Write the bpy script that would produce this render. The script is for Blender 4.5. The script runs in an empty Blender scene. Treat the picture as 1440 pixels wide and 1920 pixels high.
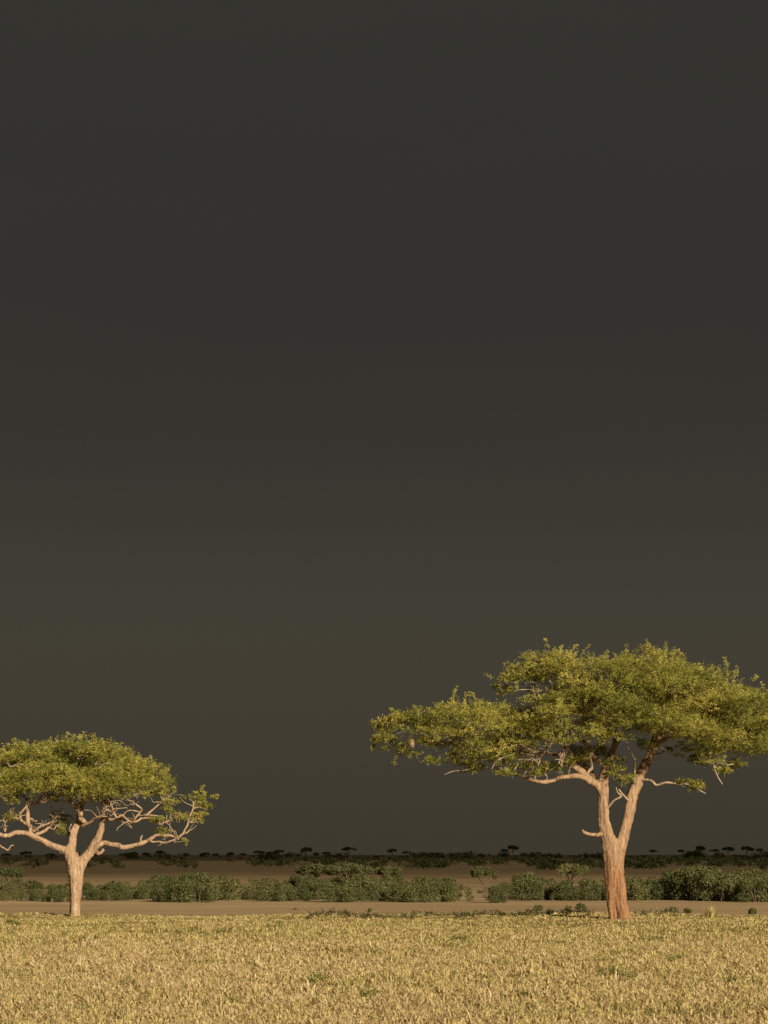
import bpy, math, random
import numpy as np
from mathutils import Vector, Matrix, noise as mnoise

random.seed(7)
rng = np.random.default_rng(11)
scene = bpy.context.scene
COL = scene.collection
R = math.radians

# ------------------------------------------------------------------ camera
F = 5000.0            # focal length in photograph pixels (photo is 1440 x 1920)
EYE = 2.6             # eye height above the grass rise (standing in a vehicle)
HOR = 1600.0          # pixel row of the horizon
cam_d = bpy.data.cameras.new("camera")
cam = bpy.data.objects.new("camera", cam_d)
COL.objects.link(cam)
cam.location = (0, 0, EYE)
cam.rotation_euler = (R(90), 0, 0)
cam_d.sensor_width = 36
cam_d.lens = 36 * F / 1920
cam_d.shift_y = (HOR - 960) / 1920
cam_d.clip_start = 0.5
cam_d.clip_end = 200000
scene.camera = cam

# ------------------------------------------------------------------ world, sun, exposure
SUN_EL, SUN_AZ = 17.0, 26.0     # behind the camera, a little to the right
sun_dir = Vector((math.sin(R(SUN_AZ)) * math.cos(R(SUN_EL)),
                  -math.cos(R(SUN_AZ)) * math.cos(R(SUN_EL)), math.sin(R(SUN_EL))))
world = bpy.data.worlds.new("World")
scene.world = world
world.use_nodes = True
wn, wl = world.node_tree.nodes, world.node_tree.links
wn.clear()
wo = wn.new('ShaderNodeOutputWorld')
wb = wn.new('ShaderNodeBackground')
wb.inputs['Strength'].default_value = 0.1
sky = wn.new('ShaderNodeTexSky')
sky.sky_type = 'NISHITA'
sky.sun_disc = False
sky.sun_elevation = R(SUN_EL)
sky.sun_rotation = R(180 - SUN_AZ)
sky.dust_density = 3.0
wm = wn.new('ShaderNodeMix'); wm.data_type = 'RGBA'
wm.inputs[0].default_value = 0.985          # storm cloud veils nearly all of the clear sky
wm.inputs[7].default_value = (0.292, 0.250, 0.170, 1)
wl.new(sky.outputs[0], wm.inputs[6])
wl.new(wm.outputs[2], wb.inputs['Color'])
wl.new(wb.outputs[0], wo.inputs[0])

sd = bpy.data.lights.new("sun", 'SUN')
sd.energy = 5.0
sd.angle = R(0.6)
sd.color = (1.0, 0.82, 0.59)
sun = bpy.data.objects.new("sun", sd)
COL.objects.link(sun)
sun.rotation_euler = sun_dir.to_track_quat('Z', 'Y').to_euler()
sun.location = sun_dir * 60

scene.view_settings.view_transform = 'Standard'
scene.view_settings.look = 'None'
scene.view_settings.exposure = 0.7
scene.view_settings.gamma = 1
scene.view_settings.use_curve_mapping = False
try:
    scene.cycles.transparent_max_bounces = 16
except Exception:
    pass

# ------------------------------------------------------------------ helpers
def px(x, y, Y):
    """world point that the photograph pixel (x, y) shows at distance Y"""
    return Vector(((x - 720) * Y / F, Y, EYE - (y - HOR) * Y / F))

def tag(o, label=None, cat=None, group=None, kind=None):
    if label: o['label'] = label
    if cat: o['category'] = cat
    if group: o['group'] = group
    if kind: o['kind'] = kind
    return o

def empty(name, loc):
    o = bpy.data.objects.new(name, None)
    COL.objects.link(o)
    o.location = loc
    o.empty_display_size = 0.3
    return o

def link(name, me, mat=None, parent=None):
    o = bpy.data.objects.new(name, me)
    COL.objects.link(o)
    if mat is not None and not me.materials:
        me.materials.append(mat)
    if parent is not None:
        o.parent = parent
    return o

def mesh_np(name, verts, faces, smooth=False, attrs=None):
    """verts (n,3), faces (m,k) with one k; attrs: {name: per-face float}"""
    me = bpy.data.meshes.new(name)
    verts = np.asarray(verts, dtype=np.float32)
    faces = np.asarray(faces, dtype=np.int32)
    n, (m, k) = len(verts), faces.shape
    me.vertices.add(n); me.vertices.foreach_set('co', verts.ravel())
    me.loops.add(m * k); me.loops.foreach_set('vertex_index', faces.ravel())
    me.polygons.add(m)
    me.polygons.foreach_set('loop_start', np.arange(0, m * k, k, dtype=np.int32))
    me.polygons.foreach_set('loop_total', np.full(m, k, dtype=np.int32))
    me.polygons.foreach_set('use_smooth', np.full(m, smooth, dtype=bool))
    for an, av in (attrs or {}).items():
        a = me.attributes.new(an, 'FLOAT', 'FACE')
        a.data.foreach_set('value', np.asarray(av, dtype=np.float32))
    me.update(calc_edges=True)
    return me

def wave_noise(P, scale, seed, octaves=3):
    """smooth value in about -1..1 from sums of sines over the columns of P"""
    r = np.random.default_rng(seed)
    out = np.zeros(len(P)); amp = 1.0; tot = 0
    f = 1.0 / scale
    for o in range(octaves):
        for k in range(5):
            d = r.normal(size=P.shape[1]); d /= np.linalg.norm(d)
            out += amp * np.sin(P @ d * f * 6.283 * r.uniform(0.6, 1.4) + r.uniform(0, 6.28)) / 2.2
        tot += amp; amp *= 0.55; f *= 2.1
    return np.clip(out / tot, -1.4, 1.4)

# ------------------------------------------------------------------ materials
class Mat:
    def __init__(self, name):
        self.m = bpy.data.materials.new(name)
        self.m.use_nodes = True
        self.n, self.l = self.m.node_tree.nodes, self.m.node_tree.links
        self.n.clear()
        self.out = self.n.new('ShaderNodeOutputMaterial')
    def new(self, t, **kw):
        nd = self.n.new('ShaderNode' + t)
        for k, v in kw.items():
            setattr(nd, k, v)
        return nd
    def ramp(self, fac, stops):
        r = self.new('ValToRGB')
        e = r.color_ramp.elements
        while len(e) < len(stops):
            e.new(0.5)
        for i, (p, c) in enumerate(stops):
            e[i].position = p
            e[i].color = (*c, 1) if len(c) == 3 else c
        self.l.new(fac, r.inputs[0])
        return r.outputs[0]
    def noise(self, vec, scale, detail=4, rough=0.55):
        t = self.new('TexNoise')
        t.inputs['Scale'].default_value = scale
        t.inputs['Detail'].default_value = detail
        t.inputs['Roughness'].default_value = rough
        if vec is not None:
            self.l.new(vec, t.inputs['Vector'])
        return t.outputs[0]
    def mix(self, fac, a, b, mode='MIX'):
        x = self.new('Mix', data_type='RGBA', blend_type=mode)
        for i, v in ((0, fac), (6, a), (7, b)):
            if isinstance(v, (int, float)):
                x.inputs[i].default_value = v
            elif isinstance(v, tuple):
                x.inputs[i].default_value = (*v, 1)
            else:
                self.l.new(v, x.inputs[i])
        return x.outputs[2]
    def math(self, op, a, b=0.0, clamp=False):
        x = self.new('Math', operation=op, use_clamp=clamp)
        for i, v in ((0, a), (1, b)):
            if isinstance(v, (int, float)):
                x.inputs[i].default_value = v
            else:
                self.l.new(v, x.inputs[i])
        return x.outputs[0]
    def maprange(self, v, a, b, c=0.0, d=1.0):
        x = self.new('MapRange', interpolation_type='SMOOTHSTEP')
        self.l.new(v, x.inputs[0])
        for i, q in enumerate((a, b, c, d)):
            x.inputs[i + 1].default_value = q
        return x.outputs[0]

def leaf_material(name, stops, transl=0.35, use_object_random=False):
    M = Mat(name)
    at = M.new('Attribute', attribute_name='tone')
    fac = at.outputs['Fac']
    if use_object_random:
        oi = M.new('ObjectInfo')
        fac = M.math('ADD', M.math('MULTIPLY', fac, 0.55), M.math('MULTIPLY', oi.outputs['Random'], 0.45))
    col = M.ramp(fac, stops)
    d = M.new('BsdfDiffuse'); M.l.new(col, d.inputs[0])
    t = M.new('BsdfTranslucent')
    tc = M.mix(1.0, col, (1.0, 1.0, 0.5), 'MULTIPLY')
    M.l.new(tc, t.inputs[0])
    g = M.new('BsdfGlossy'); g.inputs['Roughness'].default_value = 0.55
    g.inputs['Color'].default_value = (0.5, 0.5, 0.45, 1)
    s1 = M.new('MixShader'); s1.inputs[0].default_value = transl
    M.l.new(d.outputs[0], s1.inputs[1]); M.l.new(t.outputs[0], s1.inputs[2])
    s2 = M.new('MixShader'); s2.inputs[0].default_value = 0.03
    M.l.new(s1.outputs[0], s2.inputs[1]); M.l.new(g.outputs[0], s2.inputs[2])
    M.l.new(s2.outputs[0], M.out.inputs[0])
    return M.m

M_LEAF = leaf_material('acacia_leaf', [(0.0, (0.09, 0.112, 0.024)), (0.35, (0.215, 0.228, 0.046)),
                                       (0.7, (0.40, 0.362, 0.08)), (1.0, (0.50, 0.41, 0.13))], 0.32)
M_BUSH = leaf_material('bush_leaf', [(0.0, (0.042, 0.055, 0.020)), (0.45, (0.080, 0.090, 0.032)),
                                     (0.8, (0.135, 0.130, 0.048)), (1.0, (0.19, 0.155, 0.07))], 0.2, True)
M_WEED = leaf_material('weed_leaf', [(0.0, (0.035, 0.04, 0.012)), (0.6, (0.065, 0.066, 0.02)),
                                     (1.0, (0.13, 0.105, 0.04))], 0.25)
M_GREENWEED = leaf_material('green_weed_leaf', [(0.0, (0.10, 0.13, 0.025)), (0.6, (0.19, 0.20, 0.05)),
                                                (1.0, (0.32, 0.28, 0.08))], 0.3)
M_GRASS = leaf_material('dry_grass', [(0.0, (0.11, 0.12, 0.035)), (0.22, (0.26, 0.235, 0.085)),
                                      (0.45, (0.47, 0.405, 0.165)), (0.7, (0.53, 0.43, 0.225)),
                                      (0.88, (0.43, 0.31, 0.175)), (1.0, (0.64, 0.55, 0.33))], 0.3)

def bark_material(name, pale, mid, dark, red=None):
    M = Mat(name)
    tc = M.new('TexCoord')
    mp = M.new('Mapping'); mp.inputs['Scale'].default_value = (1, 1, 0.16)
    M.l.new(tc.outputs['Object'], mp.inputs[0])
    n1 = M.noise(mp.outputs[0], 11.0, 6, 0.7)
    n2 = M.noise(tc.outputs['Object'], 2.2, 3, 0.5)
    n3 = M.noise(mp.outputs[0], 30.0, 4, 0.6)
    c = M.ramp(n1, [(0.35, dark), (0.48, mid), (0.64, pale)])
    c = M.mix(M.maprange(n2, 0.42, 0.62), c, M.mix(0.5, c, mid), 'MIX')
    if red is not None:
        sep = M.new('SeparateXYZ'); M.l.new(tc.outputs['Object'], sep.inputs[0])
        z = M.math('ADD', sep.outputs[2], M.math('MULTIPLY', n2, 1.6))
        c = M.mix(M.maprange(z, 2.4, 3.8, 0.85, 0.0), c, M.mix(1.0, c, red, 'MULTIPLY'))
    p = M.new('BsdfPrincipled')
    M.l.new(c, p.inputs['Base Color'])
    p.inputs['Roughness'].default_value = 0.9
    p.inputs['Specular IOR Level'].default_value = 0.15
    b = M.new('Bump'); b.inputs['Strength'].default_value = 0.9; b.inputs['Distance'].default_value = 0.05
    M.l.new(M.math('ADD', n1, M.math('MULTIPLY', n3, 0.4)), b.inputs['Height'])
    M.l.new(b.outputs[0], p.inputs['Normal'])
    M.l.new(p.outputs[0], M.out.inputs[0])
    return M.m

M_BARK_BIG = bark_material('bark_tan', (0.37, 0.262, 0.17), (0.25, 0.168, 0.104), (0.075, 0.046, 0.03), red=(0.80, 0.62, 0.50))
M_BARK_SMALL = bark_material('bark_pale', (0.40, 0.292, 0.20), (0.285, 0.20, 0.13), (0.09, 0.058, 0.038))
M_TWIG = bark_material('twig_grey', (0.40, 0.33, 0.23), (0.28, 0.22, 0.15), (0.14, 0.10, 0.07))
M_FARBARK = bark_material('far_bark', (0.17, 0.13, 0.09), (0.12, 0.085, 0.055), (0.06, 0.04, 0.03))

# ground: soil under the grass rise, bare tan plain below it, patchy further out
def ground_material():
    M = Mat('savanna_soil')
    tc = M.new('TexCoord')
    sep = M.new('SeparateXYZ'); M.l.new(tc.outputs['Object'], sep.inputs[0])
    mp = M.new('Mapping'); mp.inputs['Scale'].default_value = (0.16, 1, 1)     # old wheel and game tracks run along the plain
    M.l.new(tc.outputs['Object'], mp.inputs[0])
    n_fine = M.noise(tc.outputs['Object'], 3.0, 6, 0.65)
    n_band = M.noise(mp.outputs[0], 0.09, 5, 0.6)
    n_big = M.noise(tc.outputs['Object'], 0.012, 4, 0.55)
    near = M.ramp(n_fine, [(0.3, (0.17, 0.125, 0.055)), (0.55, (0.29, 0.215, 0.095)), (0.75, (0.36, 0.28, 0.13))])
    plain = M.ramp(n_band, [(0.32, (0.29, 0.21, 0.116)), (0.5, (0.40, 0.29, 0.166)), (0.68, (0.48, 0.36, 0.21))])
    plain = M.mix(M.maprange(n_fine, 0.35, 0.7, 0.0, 0.35), plain, (0.26, 0.205, 0.10))
    plain = M.mix(M.maprange(n_big, 0.48, 0.66, 0.0, 0.5), plain, (0.21, 0.175, 0.085))
    yy = M.math('ADD', sep.outputs[1], M.math('MULTIPLY', n_band, 12))
    c = M.mix(M.maprange(yy, 116, 128), near, plain)
    p = M.new('BsdfPrincipled')
    M.l.new(c, p.inputs['Base Color'])
    p.inputs['Roughness'].default_value = 0.95
    p.inputs['Specular IOR Level'].default_value = 0.1
    b = M.new('Bump'); b.inputs['Strength'].default_value = 0.6; b.inputs['Distance'].default_value = 0.08
    M.l.new(n_fine, b.inputs['Height']); M.l.new(b.outputs[0], p.inputs['Normal'])
    M.l.new(p.outputs[0], M.out.inputs[0])
    return M.m

def cloud_material():
    M = Mat('storm_cloud')
    tc = M.new('TexCoord')
    sep = M.new('SeparateXYZ'); M.l.new(tc.outputs['Object'], sep.inputs[0])
    n = M.noise(tc.outputs['Object'], 0.00028, 4, 0.5)
    n2 = M.noise(tc.outputs['Object'], 0.0011, 4, 0.55)
    col = M.ramp(n, [(0.3, CLOUD_A), (0.7, CLOUD_B)])
    y = M.math('ADD', sep.outputs[1], M.math('MULTIPLY', n2, 500))
    a_near = M.maprange(y, CLOUD_EDGE, CLOUD_EDGE + 620)
    a_far = M.maprange(sep.outputs[1], 4500, 21000, 1.0, 0.0)
    a = M.math('MULTIPLY', M.math('MULTIPLY', a_near, a_far), CLOUD_ALPHA)
    col = M.mix(a_far, (0.12, 0.140, 0.150), col)      # the thinning rim of the deck scatters less
    tr = M.new('BsdfTransparent')
    d = M.new('BsdfDiffuse'); M.l.new(col, d.inputs[0])
    t = M.new('BsdfTranslucent'); M.l.new(col, t.inputs[0])
    s = M.new('MixShader'); s.inputs[0].default_value = 0.5
    M.l.new(d.outputs[0], s.inputs[1]); M.l.new(t.outputs[0], s.inputs[2])
    s2 = M.new('MixShader'); M.l.new(a, s2.inputs[0])
    M.l.new(tr.outputs[0], s2.inputs[1]); M.l.new(s.outputs[0], s2.inputs[2])
    M.l.new(s2.outputs[0], M.out.inputs[0])
    return M.m

# ------------------------------------------------------------------ ground
PLAIN = -4.6
def ground_z(x, y):
    """grass rise (z = 0) that falls to the wide plain behind the two trees"""
    x = np.asarray(x, dtype=float); y = np.asarray(y, dtype=float)
    crest = 113.6 + 1.1 * np.sin(x * 0.11 + 1.0) + 0.7 * np.sin(x * 0.31)
    t = np.clip((y - crest) / 110.0, 0, 1)
    z = PLAIN * (2 * t - t * t)
    near = np.exp(-((y - 80) / 60.0) ** 2)
    z = z + near * (0.05 * np.sin(x * 0.23 + y * 0.11) + 0.04 * np.sin(x * 0.5 - y * 0.31))
    return z

def build_ground():
    ys = np.concatenate([np.array([-30000, -8000, -2000, -500, -100, 0, 20]), np.arange(30, 240, 2.0),
                         np.geomspace(240, 14000, 46)])
    xs = np.concatenate([-np.geomspace(60, 60000, 24)[::-1], np.arange(-58, 59, 2.0), np.geomspace(60, 60000, 24)])
    X, Y = np.meshgrid(xs, ys)
    Z = ground_z(X, Y)
    V = np.stack([X.ravel(), Y.ravel(), Z.ravel()], 1)
    nx, ny = len(xs), len(ys)
    i, j = np.meshgrid(np.arange(nx - 1), np.arange(ny - 1))
    a = (j * nx + i).ravel()
    Fc = np.stack([a, a + 1, a + nx + 1, a + nx], 1)
    o = link('ground', mesh_np('ground', V, Fc, True), ground_material())
    tag(o, kind='structure')
build_ground()

# ------------------------------------------------------------------ storm cloud: a thick deck overhead whose shade darkens the far plain
CLOUD_H = 1500.0
CLOUD_A, CLOUD_B = (0.154, 0.183, 0.222), (0.196, 0.234, 0.268)
CLOUD_ALPHA = 0.78
SHADE_START = 560.0      # distance on the plain where the cloud shade begins
CLOUD_EDGE = SHADE_START - CLOUD_H * math.cos(R(SUN_AZ)) / math.tan(R(SUN_EL))
def build_cloud():
    xs = np.linspace(-42000, 42000, 85); ys = np.linspace(CLOUD_EDGE - 900, 43000, 70)
    X, Y = np.meshgrid(xs, ys)
    P = np.stack([X.ravel(), Y.ravel()], 1)
    lo = CLOUD_H + 14 * wave_noise(P, 26000, 3, 1)
    hi = CLOUD_H + 650 + 120 * wave_noise(P, 24000, 4, 2)
    nx, ny = len(xs), len(ys)
    edge = np.minimum.reduce([(P[:, 0] - xs[0]) / 4000, (xs[-1] - P[:, 0]) / 4000, (P[:, 1] - ys[0]) / 900, (ys[-1] - P[:, 1]) / 4000])
    edge = np.clip(edge, 0, 1)
    hi = lo + (hi - lo) * np.sqrt(edge) + 1.0
    n = nx * ny
    V = np.concatenate([np.stack([P[:, 0], P[:, 1], lo], 1), np.stack([P[:, 0], P[:, 1], hi], 1)])
    i, j = np.meshgrid(np.arange(nx - 1), np.arange(ny - 1))
    a = (j * nx + i).ravel()
    bot = np.stack([a, a + nx, a + nx + 1, a + 1], 1)
    top = np.stack([a, a + 1, a + nx + 1, a + nx], 1) + n
    sides = []
    for i in range(nx - 1):
        sides.append((i, i + 1, n + i + 1, n + i))
        b = (ny - 1) * nx + i
        sides.append((b + 1, b, n + b, n + b + 1))
    for j in range(ny - 1):
        b = j * nx
        sides.append((b + nx, b, n + b, n + b + nx))
        b = j * nx + nx - 1
        sides.append((b, b + nx, n + b + nx, n + b))
    o = link('storm_cloud', mesh_np('storm_cloud', V, np.concatenate([bot, top, np.array(sides)]), True), cloud_material())
    tag(o, kind='structure')
build_cloud()

# ------------------------------------------------------------------ tubes for wood
def catmull(pts, sub):
    pts = [np.array(p, dtype=float) for p in pts]
    q = [2 * pts[0] - pts[1]] + pts + [2 * pts[-1] - pts[-2]]
    out = []
    for i in range(1, len(q) - 2):
        p0, p1, p2, p3 = q[i - 1:i + 3]
        for s in range(sub):
            t = s / sub
            out.append(0.5 * ((2 * p1) + (-p0 + p2) * t + (2 * p0 - 5 * p1 + 4 * p2 - p3) * t * t + (-p0 + 3 * p1 - 3 * p2 + p3) * t ** 3))
    out.append(pts[-1])
    return np.array(out)

class Wood:
    """collects tubes into one mesh"""
    def __init__(self):
        self.V, self.F, self.n = [], [], 0
    def tube(self, path, sides=8, lobes=0.0, twist=0.0, seed=0, rough=0.0):
        """path rows: x, y, z, r"""
        path = np.asarray(path, dtype=float)
        P, Rr = path[:, :3], path[:, 3]
        m = len(P)
        T = np.gradient(P, axis=0)
        T /= np.linalg.norm(T, axis=1)[:, None] + 1e-9
        ref = np.array([0.13, 1.0, 0.09]); ref /= np.linalg.norm(ref)
        if abs(T[:, 1]).mean() > 0.8:
            ref = np.array([1.0, 0.1, 0.2])
        A = np.cross(T, ref); A /= np.linalg.norm(A, axis=1)[:, None] + 1e-9
        B = np.cross(T, A)
        th = np.linspace(0, 2 * np.pi, sides, endpoint=False)
        r_ = np.random.default_rng(seed)
        ph = r_.uniform(0, 6.28, 3)
        rings = []
        for i in range(m):
            rad = np.full(sides, Rr[i])
            if lobes:
                rad = rad * (1 + lobes * (np.sin(2 * th + ph[0] + twist * i) + 0.7 * np.sin(3 * th + ph[1] - twist * 0.7 * i)
                                          + 0.45 * np.sin(7 * th + ph[2] + twist * 0.5 * i)))
            if rough:
                rad = rad * (1 + rough * r_.normal(size=sides))
            rings.append(P[i] + np.cos(th)[:, None] * A[i] * rad[:, None] + np.sin(th)[:, None] * B[i] * rad[:, None])
        V = np.concatenate(rings + [P[:1], P[-1:]])
        k = np.arange(sides); k2 = (k + 1) % sides
        Fq = []
        for i in range(m - 1):
            Fq.append(np.stack([i * sides + k, i * sides + k2, (i + 1) * sides + k2, (i + 1) * sides + k], 1))
        c0, c1 = m * sides, m * sides + 1
        Fq.append(np.stack([k2, k, np.full(sides, c0), np.full(sides, c0)], 1))
        Fq.append(np.stack([(m - 1) * sides + k, (m - 1) * sides + k2, np.full(sides, c1), np.full(sides, c1)], 1))
        self.V.append(V); self.F.append(np.concatenate(Fq) + self.n); self.n += len(V)
    def mesh(self, name):
        me = bpy.data.meshes.new(name)
        V = np.concatenate(self.V); Fq = np.concatenate(self.F)
        faces = [tuple(f[:3]) if f[2] == f[3] else tuple(f) for f in Fq.tolist()]
        me.from_pydata(V.tolist(), [], faces)
        me.polygons.foreach_set('use_smooth', np.ones(len(faces), dtype=bool))
        me.update()
        return me

# ------------------------------------------------------------------ feathery leaf sprays
def spray_mesh(name, starts, dirs, lens, tones, leaves, lw, ll, r):
    """each spray is a twig line with small leaves set along it; returns a mesh of leaf quads"""
    n = len(starts)
    t = (np.arange(leaves) + 0.6) / leaves
    D = dirs / (np.linalg.norm(dirs, axis=1)[:, None] + 1e-9)
    up = np.tile(np.array([0, 0, 1.0]), (n, 1)) + r.normal(scale=0.25, size=(n, 3))
    S = np.cross(D, up); S /= np.linalg.norm(S, axis=1)[:, None] + 1e-9
    N = np.cross(S, D)
    # points along a slightly drooping twig
    Pt = starts[:, None, :] + D[:, None, :] * (lens[:, None] * t[None, :])[:, :, None]
    Pt[:, :, 2] -= (lens[:, None] * 0.18 * t[None, :] ** 2)
    Pt += r.normal(scale=0.012, size=Pt.shape)
    side = np.where(np.arange(leaves) % 2 == 0, 1.0, -1.0)[None, :, None]
    L = S[:, None, :] * side + D[:, None, :] * 0.45 + N[:, None, :] * r.uniform(-0.5, 0.9, size=(n, leaves, 1)) + r.normal(scale=0.35, size=(n, leaves, 3))
    L /= np.linalg.norm(L, axis=2)[:, :, None]
    W = np.cross(L, N[:, None, :] + r.normal(scale=0.5, size=(n, leaves, 3)))
    W /= np.linalg.norm(W, axis=2)[:, :, None] + 1e-9
    ln = ll * r.uniform(0.6, 1.35, size=(n, leaves, 1)); wd = lw * r.uniform(0.7, 1.3, size=(n, leaves, 1))
    a = Pt; c = Pt + L * ln; mid = Pt + L * ln * 0.55
    V = np.stack([a, mid + W * wd * 0.5, c, mid - W * wd * 0.5], 2).reshape(-1, 3)
    Fq = np.arange(len(V)).reshape(-1, 4)
    tone = np.clip(tones[:, None] + r.normal(scale=0.10, size=(n, leaves)), 0, 1).ravel()
    return mesh_np(name, V, Fq, False, {'tone': tone})

def build_acacia(name, label, bx, by, Y0, trunk_paths, limbs, blobs, pads_n, spr, bark, seed, shoots, twig_paths, floor_py, voxel=0.034, leaves=18):
    """an umbrella-crowned acacia. pixel rows are (x, y, depth offset m, half width px)"""
    r = np.random.default_rng(seed)
    base = px(bx, by, Y0)
    base.z = float(ground_z(base.x, base.y)) - 0.02
    root = empty(name, base)
    tag(root, label, 'tree')
    b = np.array(base)
    def P(x, y, dy=0.0):
        return np.array(px(x, y, Y0 + dy)) - b
    def path(rows, sub=5):
        q = [np.append(P(x, y, d), w * (Y0 + d) / F) for x, y, d, w in rows]
        return catmull(q, sub)
    # trunk: fused stems, remeshed into one skin
    W = Wood()
    for i, rows in enumerate(trunk_paths):
        pth = path(rows, 8)
        W.tube(pth, 26, 0.075, 0.06, seed + i, 0.02)
    tr = link('trunk', W.mesh('trunk'), bark, root)
    md = tr.modifiers.new('fuse', 'REMESH'); md.mode = 'VOXEL'; md.voxel_size = voxel; md.use_smooth_shade = True
    for ns, st in ((0.32, 0.075), (0.10, 0.035)):       # burls and ridged bark
        tx = bpy.data.textures.new('bark_relief', 'CLOUDS'); tx.noise_scale = ns; tx.noise_depth = 3
        dm = tr.modifiers.new('relief', 'DISPLACE'); dm.texture = tx; dm.strength = st; dm.mid_level = 0.5; dm.texture_coords = 'LOCAL'
    nodes, nrad = [], []
    for rows in trunk_paths:
        pp = path(rows, 5)
        for q in pp:
            if q[2] > P(0, floor_py)[2]:
                nodes.append(q[:3]); nrad.append(q[3])
    def snapped(pth):
        """start the piece on the wood it grows from"""
        al = np.array(nodes_all)
        d = np.linalg.norm(al[:, :3] - pth[0, :3], axis=1) - al[:, 3]
        j = int(np.argmin(d + 0.6 * np.clip(al[:, 2] - pth[0, 2], 0, 9)))
        if d[j] > 0.0:
            a = al[j, :3]; e = pth[0, :3]; L = np.linalg.norm(e - a)
            mid = (a + e) / 2 + r.normal(scale=0.08 * L, size=3)
            pre = catmull([np.append(a, pth[0, 3] * 1.15), np.append(mid, pth[0, 3] * 1.08), pth[0]], 4)
            pth = np.concatenate([pre[:-1], pth])
        return pth
    nodes_all = [tuple(q) for rows in trunk_paths for q in path(rows, 6)]
    side = []
    for i, rows in enumerate(limbs):
        W = Wood()
        pth = snapped(path(rows, 6))
        nodes_all += [tuple(q) for q in pth]
        low = pth[::4].copy(); low[1:, :3] += np.clip(r.normal(scale=0.035, size=(len(low) - 1, 3)), -0.06, 0.06)
        low[1:, 3] *= r.uniform(0.9, 1.12, len(low) - 1)
        pth = catmull(list(low) + [pth[-1]], 4)
        for _ in range(0 if pth[-1, 2] < P(0, floor_py + 22)[2] else 5):
            a = pth[int(r.uniform(0.5, 0.98) * (len(pth) - 1))]
            dd = np.array([r.normal(), r.normal(scale=0.7) - 0.3, r.uniform(0.0, 1.0)]); dd /= np.linalg.norm(dd)
            Ls = r.uniform(0.25, 0.8); rr0 = min(a[3] * 0.6, 0.024)
            k1 = a[:3] + dd * Ls * 0.4 + r.normal(scale=0.10 * Ls, size=3); k2 = k1 + dd * Ls * 0.35 + r.normal(scale=0.16 * Ls, size=3); k3 = k2 + dd * Ls * 0.3 + r.normal(scale=0.16 * Ls, size=3)
            side.append(catmull([np.append(a[:3], rr0), np.append(k1, rr0 * .8), np.append(k2, rr0 * .6), np.append(k3, rr0 * .35)], 3))
            if r.uniform() < 0.6:
                side.append(catmull([np.append(k1, rr0 * .7), np.append(k1 + r.normal(scale=.14, size=3), rr0 * .5), np.append(k1 + dd * .15 + r.normal(scale=.22, size=3), rr0 * .3)], 3))
        W.tube(pth, 10, 0.06, 0.12, seed + 40 + i, 0.03)
        link('limb', W.mesh('limb'), bark, root)
        for q in pth[len(pth) // 4:]:
            nodes.append(q[:3]); nrad.append(q[3])
    # leaf pads through the crown volume
    vol = np.array([max(q[2], 14) * max(q[3], 8) * max(q[5], .5) for q in blobs]); prob = vol ** 0.62 / (vol ** 0.62).sum()
    pads = []
    for k, q in enumerate(blobs):
        cnt = max(5, int(round(pads_n * prob[k])))
        cx, cy, rx, ry, dy, rd = q
        sc = (Y0 + dy) / F
        c = P(cx, cy, dy)
        for _ in range(cnt):
            u = r.normal(size=3); u /= np.linalg.norm(u)
            rad = r.uniform(0.25, 1.0) ** 0.45
            p = c + u * rad * np.array([rx * sc, rd, ry * sc]) * 0.88
            pads.append((p, k))
    # branches that carry the pads
    nodes = np.array(nodes); nrad = np.array(nrad)
    order = np.argsort([np.min(np.linalg.norm(nodes - p, axis=1)) for p, _ in pads])
    W = Wood()
    for oi in order:
        p, k = pads[oi]
        dv = p - nodes
        dist = np.linalg.norm(dv, axis=1)
        cost = dist * (1 + 0.9 * np.clip(-dv[:, 2] / (dist + 1e-6), 0, 1)) + 0.25 * (nrad < 0.02)
        j = int(np.argmin(cost))
        a = nodes[j]; L = dist[j]
        if L < 0.15:
            continue
        r0 = min(nrad[j] * 0.72, 0.018 + 0.022 * L); r1 = max(0.008, r0 * 0.4)
        m1 = a + (p - a) * 0.35 + r.normal(scale=0.10 * L, size=3) + np.array([0, 0, -0.05 * L])
        m2 = a + (p - a) * 0.7 + r.normal(scale=0.08 * L, size=3) + np.array([0, 0, 0.04 * L])
        e = p - np.array([0, 0, 0.12])
        cr = catmull([np.append(a, r0), np.append(m1, r0 * 0.8), np.append(m2, (r0 + r1) / 2), np.append(e, r1)], 4)
        W.tube(cr, 5, 0, 0, 0, 0.06)
        nodes_all += [tuple(q) for q in cr[2:]]
        nodes = np.concatenate([nodes, cr[3:, :3]]); nrad = np.concatenate([nrad, cr[3:, 3]])
    for sp in side:
        W.tube(sp, 5, 0, 0, 0, 0.06)
    for rows in twig_paths:
        pth = snapped(path(rows, 4)); nodes_all += [tuple(q) for q in pth]
        W2 = Wood(); W2.tube(pth, 6, 0, 0, 0, 0.08)
        link('twig', W2.mesh('twig'), M_TWIG, root)
    # sprays
    S, D, Ln, Tn = [], [], [], []
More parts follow.
